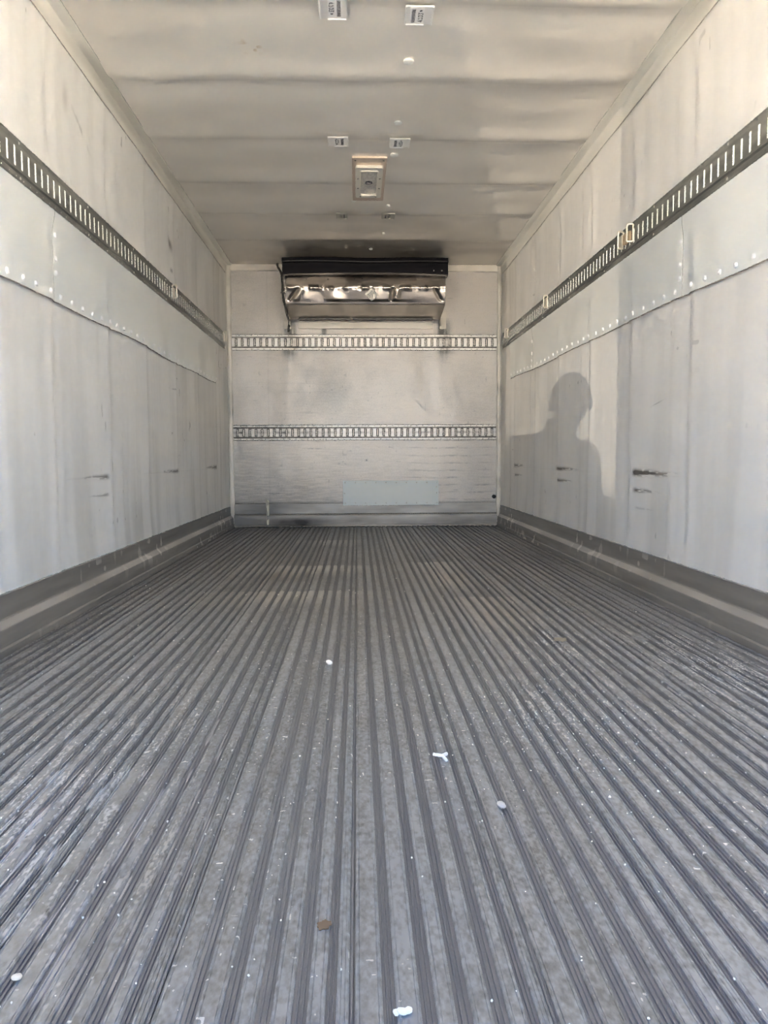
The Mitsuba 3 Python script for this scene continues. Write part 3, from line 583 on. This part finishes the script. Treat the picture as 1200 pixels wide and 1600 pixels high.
# ------------------------------------------------------------------ ceiling: lamps, tags, blobs of sealant
def lamp(y, label):
    t = thing('ceiling_lamp', label, 'lamp', 'ceiling lamps'); q = T().translate([0.0735, y, H])
    obj('mounting_plate', ply(cbox(-0.091, 0.091, -0.33, 0.33, -0.010, 0.004, 0.001), 'lamp_plate'), t, q)
    o = sbox(-0.074, -0.235, 0.074, 0.235).buffer(-0.012).buffer(0.012); i = sbox(-0.047, -0.192, 0.047, 0.192).buffer(-0.006).buffer(0.006)
    fr = extrude(o.difference(i), 0.014); fr.apply_translation([0, 0, -0.024]); 
    lip = extrude(i.buffer(0.004).difference(i.buffer(-0.003)), 0.006); lip.apply_translation([0, 0, -0.029])
    f = obj('frame', ply(join(fr, lip), 'lamp_frame'), t, q)
    for sx in (-1, 1):
        for yy in (-0.075, 0.075): obj('screw', SC, f, q @ T().translate([sx*0.060, yy, -0.024]) @ T().rotate([1, 0, 0], 180))
        obj('screw', SC, f, q @ T().translate([sx*0.045, 0.215, -0.024]) @ T().rotate([1, 0, 0], 180))
    ys = np.linspace(-0.190, 0.190, 60); xs = np.linspace(-0.045, 0.045, 25); X, Y = np.meshgrid(xs, ys, indexing='ij')
    zz = -0.013-0.006*(1-(X/0.045)**2)-0.0006*np.cos(X*2*math.pi/0.0075)
    le = obj('lens', ply(slab(np.stack([X, Y, zz], -1), np.stack([X, Y, 0*X-0.010], -1)), 'lamp_lens', smooth=40), t, q)
    b = trimesh.creation.icosphere(2, 1.0); b.apply_scale([0.021, 0.028, 0.003]); b.apply_translation([0, 0.0, -0.0195])
    obj('badge', ply(b, 'badge_dark', smooth=True), le, q)
    mk = tube([[-0.012, 0.0, -0.0224], [-0.006, 0.006, -0.0227], [0.0, -0.004, -0.0228], [0.006, 0.006, -0.0227], [0.012, 0, -0.0224]], 0.0009, 6)
    obj('mark', ply(mk, 'badge_mark'), le, q)
    for sx, sy in ((-1, -1), (1, -1)): obj('screw', SC, t, q @ T().translate([sx*0.075, sy*0.30, -0.010]) @ T().rotate([1, 0, 0], 180))
lamp(4.427, 'flat ceiling lamp with a pale frame on a metal plate')

def tag(x, y, turn, label, dirty=False, w=0.100, h=0.100):
    t = thing('ceiling_tag', label, 'tag', 'plastic tags on the ceiling')
    q = T().translate([x, y, H-0.007]) @ T().rotate([0, 0, 1], turn) @ T().rotate([1, 0, 0], 180)
    lip = -h/2 if turn == 0 else h/2
    # local: x across, y along, +z down into the room
    obj('holder', ply(join(cbox(-w/2, w/2, -h/2, h/2, -0.004, 0.002, 0.001), cbox(-w/2, -w/2+0.006, -h/2, h/2, 0.001, 0.005, 0.001), cbox(w/2-0.006, w/2, -h/2, h/2, 0.001, 0.005, 0.001),
        cbox(-w*0.2, w*0.46, lip-0.003, lip+0.003, -0.004, 0.006, 0.001)), 'tag_dirty' if dirty else 'tag_plastic'), t, q)
    pm = 'tag_dirty' if dirty else 'tag_paper'
    obj('number_card', ply(cbox(-w*0.17, w*0.07, -h*0.46, h*0.46, 0.0015, 0.0028, 0.0003), pm), t, q)
    obj('barcode_card', ply(cbox(w*0.09, w*0.32, -h*0.46, h*0.46, 0.0015, 0.0032, 0.0003), pm), t, q)
    bars = []; yy = -h*0.36; r = random.Random(5)
    while yy < h*0.40:
        b = r.choice((0.0012, 0.002, 0.003)); bars.append(cbox(w*0.135, w*0.265, yy, yy+b, 0.003, 0.0036, 0.0001)); yy += b+r.choice((0.001, 0.0016))
    obj('barcode', ply(join(*bars), 'ink'), t, q)
    tx = meshkit.text_mesh('4103', 0.017, 0.0006, bold=True); tx.apply_translation([-tx.bounds[:, 0].mean(), -tx.bounds[:, 1].mean(), 0])
    tx.apply_transform(trimesh.transformations.rotation_matrix(math.radians(-90), [0, 0, 1])); tx.apply_translation([-w*0.05, 0.010, 0.0026])
    dot = trimesh.creation.cylinder(0.005, 0.0006, sections=12); dot.apply_translation([-w*0.05, -0.031, 0.0029])
    obj('number', ply(join(tx, dot), 'ink'), t, q)
tag(-0.074, 2.772, 0, 'clean white plastic tag with a number and barcode, left of the nearest pair', h=0.126)
tag(0.226, 2.807, 180, 'clean white plastic tag with a number and barcode, right of the nearest pair', h=0.108)
tag(-0.084, 3.895, 0, 'white plastic tag on the ceiling just before the lamp, left one of the middle pair')
tag(0.218, 3.907, 180, 'white plastic tag on the ceiling just before the lamp, right one of the middle pair')
tag(-0.089, 5.06, 0, 'dirty grey plastic tag on the ceiling beyond the lamp, left one', True, 0.075)
tag(0.208, 5.06, 180, 'dirty grey plastic tag on the ceiling beyond the lamp, right one', True, 0.085)
for i, (x, y, r) in enumerate(((0.21, 3.128, 0.016), (0.199, 3.68, 0.014), (0.199, 4.06, 0.016), (-0.012, 4.775, 0.011), (0.20, 4.86, 0.009), (0.11, 5.85, 0.010), (0.19, 5.45, 0.008))):
    m = trimesh.creation.icosphere(2, 1.0); m.apply_scale([r*1.25, r*1.2, 0.008]); m.vertices += 0.10*r*np.sin(m.vertices*900/10)
    m.apply_translation([x, y, H-0.006])
    obj('sealant_blob', ply(m, 'caulk_white', smooth=True), label=('dab of white sealant on the ceiling, nearest to the doorway', 'dab of white sealant on the ceiling just before the right tag by the lamp', 'dab of white sealant on the ceiling at the near right corner of the lamp plate',
        'small dab of white sealant at the far left corner of the lamp plate', 'small dab of sealant on the ceiling just beyond the lamp', 'small dab of sealant on the ceiling right above the cooling unit', 'small dab of sealant on the ceiling between the far tags and the cooling unit')[i], cat='sealant', group='dabs of sealant on the ceiling')

# ------------------------------------------------------------------ litter on the floor
def crumple(r, seed, flat=0.45, k=0.5):
    m = trimesh.creation.icosphere(2, 1.0); g = np.random.default_rng(seed)
    d = g.normal(size=(6, 3)); d /= np.linalg.norm(d, axis=1, keepdims=True)
    s = 1+k*np.sin(3*(m.vertices @ d.T)+g.random(6)*6).sum(1)/6
    m.vertices *= s[:, None]; m.apply_scale([r, r, r*flat]); m.apply_translation([0, 0, -m.bounds[0, 2]]); return m
def litter(name, mesh, mt, x, y, label, cat, group=None, smooth=35):
    mesh.apply_translation([x, y, 0.0003]); obj(name, ply(mesh, mt, smooth=smooth), label=label, cat=cat, group=group)
litter('paper_scrap', crumple(0.0085, 1, 0.8), 'paper_scrap', -0.082, 2.08, 'crumpled white scrap on the floor, the farthest large one near the middle', 'litter', 'white scraps on the floor')
star = join(tube([[-0.013, 0.010, 0.003], [-0.004, 0.002, 0.004], [0.004, -0.002, 0.004]], 0.0034, 8), tube([[0.012, 0.011, 0.003], [0.003, 0.001, 0.004]], 0.0034, 8), tube([[0.002, 0.002, 0.004], [0.008, -0.020, 0.003]], 0.003, 8))
litter('paper_scrap', star, 'paper_scrap', 0.154, 1.415, 'three-pronged white scrap on the floor right of the middle', 'litter', 'white scraps on the floor')
litter('paper_scrap', join(crumple(0.0055, 3, 0.5), crumple(0.0045, 4, 0.5).apply_translation([0.006, 0.001, 0]), crumple(0.004, 5, .5).apply_translation([-.006, -.001, 0])), 'paper_scrap', 0.042, 0.747, 'lumpy white scrap on the floor at the very bottom edge', 'litter', 'white scraps on the floor')
litter('stone_chip', crumple(0.0055, 6, 0.6, 0.3), 'stone_chip', -0.374, 0.815, 'pale tan chip of stone on the floor in the near left corner', 'stone chip')
litter('paper_scrap', crumple(0.0075, 8, 0.6), 'scrap_grey', 0.229, 1.204, 'greyish scrap on the floor right of the middle, nearer than the three-pronged one', 'litter', 'white scraps on the floor')
th = np.linspace(0, 2*math.pi, 23)[:-1]; rr = 0.0095*(1+0.16*np.sin(2*th+1)+0.13*np.sin(5*th)+0.14*np.sin(9*th+2))
lf = extrude(Polygon(np.stack([rr*np.cos(th)*0.8, rr*np.sin(th)*1.15], 1)).buffer(0), 0.0008)
litter('leaf_fragment', lf, 'brown_leaf', -0.044, 0.90, 'flat brown leaf fragment on the floor near the bottom middle', 'leaf', smooth=False)
def flake(r, seed):
    g = np.random.default_rng(seed); th = np.linspace(0, 2*math.pi, 16)[:-1]; rr = r*(0.7+0.6*g.random(15))
    return extrude(Polygon(np.stack([rr*np.cos(th), rr*np.sin(th)*1.5], 1)).buffer(0), 0.0012)
litter('foil_flake', flake(0.020, 12), 'dull_aluminium', 0.625, 2.335, 'thin dull flake lying on the floor at the right, before the dusty smear', 'litter', smooth=False)
crumbs = []
for i in range(900):
    x = rng.uniform(-1.0, 1.13); y = 0.7+2.9*rng.random()**1.6
    if rng.random() < 0.4: x, y = rng.normal(0.45, 0.12), rng.normal(1.65, 0.22)
    elif rng.random() < 0.3: x, y = rng.normal(-0.5, 0.16), rng.normal(1.1, 0.3)
    if not (-0.99 < x < 1.13 and y > 0.55): continue
    r = rng.uniform(0.0006, 0.0017)*(1.5 if rng.random() < 0.06 else 1)
    m = trimesh.creation.icosphere(0, r); m.vertices *= rng.uniform(0.6, 1.3, (len(m.vertices), 1)); m.apply_translation([x, y, r*0.5]); crumbs.append(m)
obj('grit', ply(join(*crumbs), 'paper_scrap'), kind='stuff', label='white grit scattered over the ribbed floor', cat='grit')

# ------------------------------------------------------------------ behind the camera: door frame, added glint blocker, the person taking the picture
fr = [cbox(XL-0.09, XL-0.004, Y0-0.09, Y0, -0.14, H+0.09, 0.004), cbox(XR+0.004, XR+0.09, Y0-0.09, Y0, -0.14, H+0.09, 0.004), cbox(XL-0.09, XR+0.09, Y0-0.09, Y0, H+0.004, H+0.09, 0.004)]
obj('door_frame', ply(join(*fr), 'dull_aluminium'), kind='structure', label='metal frame of the rear doorway')
yw = [cbox(-3.6, -2.34, -8.2, -8.0, GZ, GZ+3.2, 0.01), cbox(-1.92, -1.30, -8.2, -8.0, GZ, GZ+3.2, 0.01), cbox(-8.0, 6.0, -8.18, -8.02, GZ, GZ+0.94, 0.01)]  # unseen wall and posts added to cut the glint beam
obj('glint_blocker', ply(join(*yw), 'ground_concrete'), kind='structure', label='added unseen low wall and two tall posts behind the truck, shaping the glint beam')

def sph(p, r, n=20): return m3.Manifold.sphere(r, n).translate([float(v) for v in p])
def bone(a, ra, b, rb): return m3.Manifold.batch_hull([sph(a, ra), sph(b, rb)])
def blob(p, s, n=28): return m3.Manifold.sphere(1.0, n).scale([float(v) for v in s]).translate([float(v) for v in p])
HX, HY, HZ = -0.05, -0.40, 0.645            # head centre
SX = HX-0.125                                # middle of the shoulders: the head leans to one side
g = []
g.append(blob([HX, HY, HZ], [0.080, 0.098, 0.117])); g.append(blob([HX, HY+0.02, HZ-0.06], [0.058, 0.075, 0.065]))      # skull, jaw
for s in (-1, 1): g.append(blob([HX+s*0.086, HY-0.005, HZ-0.015], [0.012, 0.022, 0.034]))
g.append(m3.Manifold.batch_hull([sph([HX, HY+0.088, HZ+0.02], 0.010), sph([HX, HY+0.108, HZ-0.022], 0.012), sph([HX, HY+0.09, HZ-0.028], 0.017)]))   # nose
g.append(blob([HX, HY+0.088, HZ-0.058], [0.024, 0.012, 0.008]))                                                             # lips
g.append(bone([HX, HY-0.01, HZ-0.06], 0.056, [HX-0.05, HY-0.03, HZ-0.20], 0.062))                                                # neck
shz = HZ-0.24
g.append(m3.Manifold.batch_hull([sph([SX-0.155, HY-0.03, shz], 0.062), sph([SX+0.155, HY-0.03, shz], 0.062), sph([SX-0.11, HY-0.03, shz-0.28], 0.105), sph([SX+0.11, HY-0.03, shz-0.28], 0.105), sph([HX-0.06, HY-0.03, shz+0.04], 0.055)]))
g.append(m3.Manifold.batch_hull([sph([SX-0.10, HY-0.03, shz-0.28], 0.105), sph([SX+0.10, HY-0.03, shz-0.28], 0.105), sph([SX-0.085, HY-0.03, shz-0.53], 0.11), sph([SX+0.085, HY-0.03, shz-0.53], 0.11)]))
for s in (-1, 1):
    hip, knee, ank = [SX+s*0.09, HY-0.03, shz-0.56], [SX+s*0.105, HY-0.01, GZ+0.50], [SX+s*0.115, HY-0.04, GZ+0.085]
    g += [bone(hip, 0.098, knee, 0.062), bone(knee, 0.060, [knee[0], knee[1]-0.02, GZ+0.36], 0.062), bone([knee[0], knee[1]-0.02, GZ+0.36], 0.060, ank, 0.042)]
    g.append(m3.Manifold.batch_hull([sph([ank[0], ank[1]-0.03, GZ+0.04], 0.039), sph([ank[0]+s*0.015, ank[1]+0.15, GZ+0.031], 0.030), sph([ank[0], ank[1], GZ+0.07], 0.045)]))
    sh, el, wr = [SX+s*0.185, HY-0.03, shz+0.0], [SX+s*0.255, HY+0.08, shz-0.26], [SX+s*0.085, HY+0.275, HZ-0.235]
    g += [bone(sh, 0.058, el, 0.043), bone(el, 0.044, wr, 0.028)]
    palm = np.array([HX+s*0.050, HY+0.335, HZ-0.185])
    g.append(m3.Manifold.batch_hull([sph(wr, 0.026), sph(palm+[s*0.012, 0.0, 0.03], 0.016), sph(palm+[s*0.012, 0.012, -0.03], 0.016), sph(palm+[s*0.002, -0.012, 0], 0.014)]))
    for k, (dz_, ln) in enumerate(((0.036, 0.070), (0.014, 0.078), (-0.008, 0.072), (-0.029, 0.058))):
        a = palm+[s*0.012, 0.012, dz_]; b = a+np.array([-s*0.006, 0.032, 0.006])*ln/0.07; c = b+np.array([-s*0.030, 0.008, 0.004])*ln/0.07
        g += [bone(a, 0.0095, b, 0.0088), bone(b, 0.0088, c, 0.0080)]
    a = palm+[0.0, -0.012, 0.02]; b = a+np.array([-s*0.012, -0.006, 0.030]); c = b+np.array([-s*0.020, 0.006, 0.014])
    g += [bone(a, 0.0115, b, 0.010), bone(b, 0.010, c, 0.0085)]
body = m3.Manifold.batch_boolean(g, m3.OpType.Add).refine_to_length(0.02).to_mesh()
bm = trimesh.Trimesh(body.vert_properties[:, :3], body.tri_verts); trimesh.smoothing.filter_taubin(bm, iterations=6)
bm.apply_translation([0, 0, GZ-bm.bounds[0, 2]+0.0005])
mat('person_cloth', mikit.proc(lambda p, n, uv: dr.select(p.z > 0.535, mi.Color3f(0.42, 0.28, 0.21), dr.select((p.y > -0.20) & (p.z > 0.1), mi.Color3f(0.42, 0.28, 0.21), dr.select(p.z > -0.10, mi.Color3f(0.05, 0.055, 0.07), dr.select(p.z > GZ+0.09, mi.Color3f(0.06, 0.07, 0.10), mi.Color3f(0.03, 0.03, 0.03)))))), 0.8)
who = thing('person', 'person outside the doorway holding a phone, seen only as a shadow on the right wall', 'person')
obj('body', ply(bm, 'person_cloth', smooth=True), who)
hm = (m3.Manifold.sphere(1.0, 40).scale([0.087, 0.105, 0.123]).translate([HX, HY-0.006, HZ+0.006]) - m3.Manifold.cube([0.4, 0.4, 0.4]).translate([HX-0.2, HY+0.045, HZ-0.36]) - m3.Manifold.cube([0.4, 0.22, 0.4]).translate([HX-0.2, HY-0.02, HZ-0.385])).to_mesh()
mat('dark_hair', (0.03, 0.024, 0.02), 0.6)
obj('hair', ply(trimesh.Trimesh(hm.vert_properties[:, :3], hm.tri_verts), 'dark_hair', smooth=40), who)
EY = ply(trimesh.creation.icosphere(2, 0.0125), 'rivet_white', smooth=True); IR = ply(trimesh.creation.icosphere(2, 0.006), 'black_rubber', smooth=True)
for s in (-1, 1):
    e = obj('eye', EY, who, T().translate([HX+s*0.031, HY+0.080, HZ+0.005])); obj('iris', IR, e, T().translate([HX+s*0.031, HY+0.0895, HZ+0.003]))
obj('phone', ply(cbox(-0.062, 0.012, -0.022, -0.014, 0.428, 0.580, 0.003), 'black_housing'), label='black phone held up in front of the face of the person outside', cat='phone')
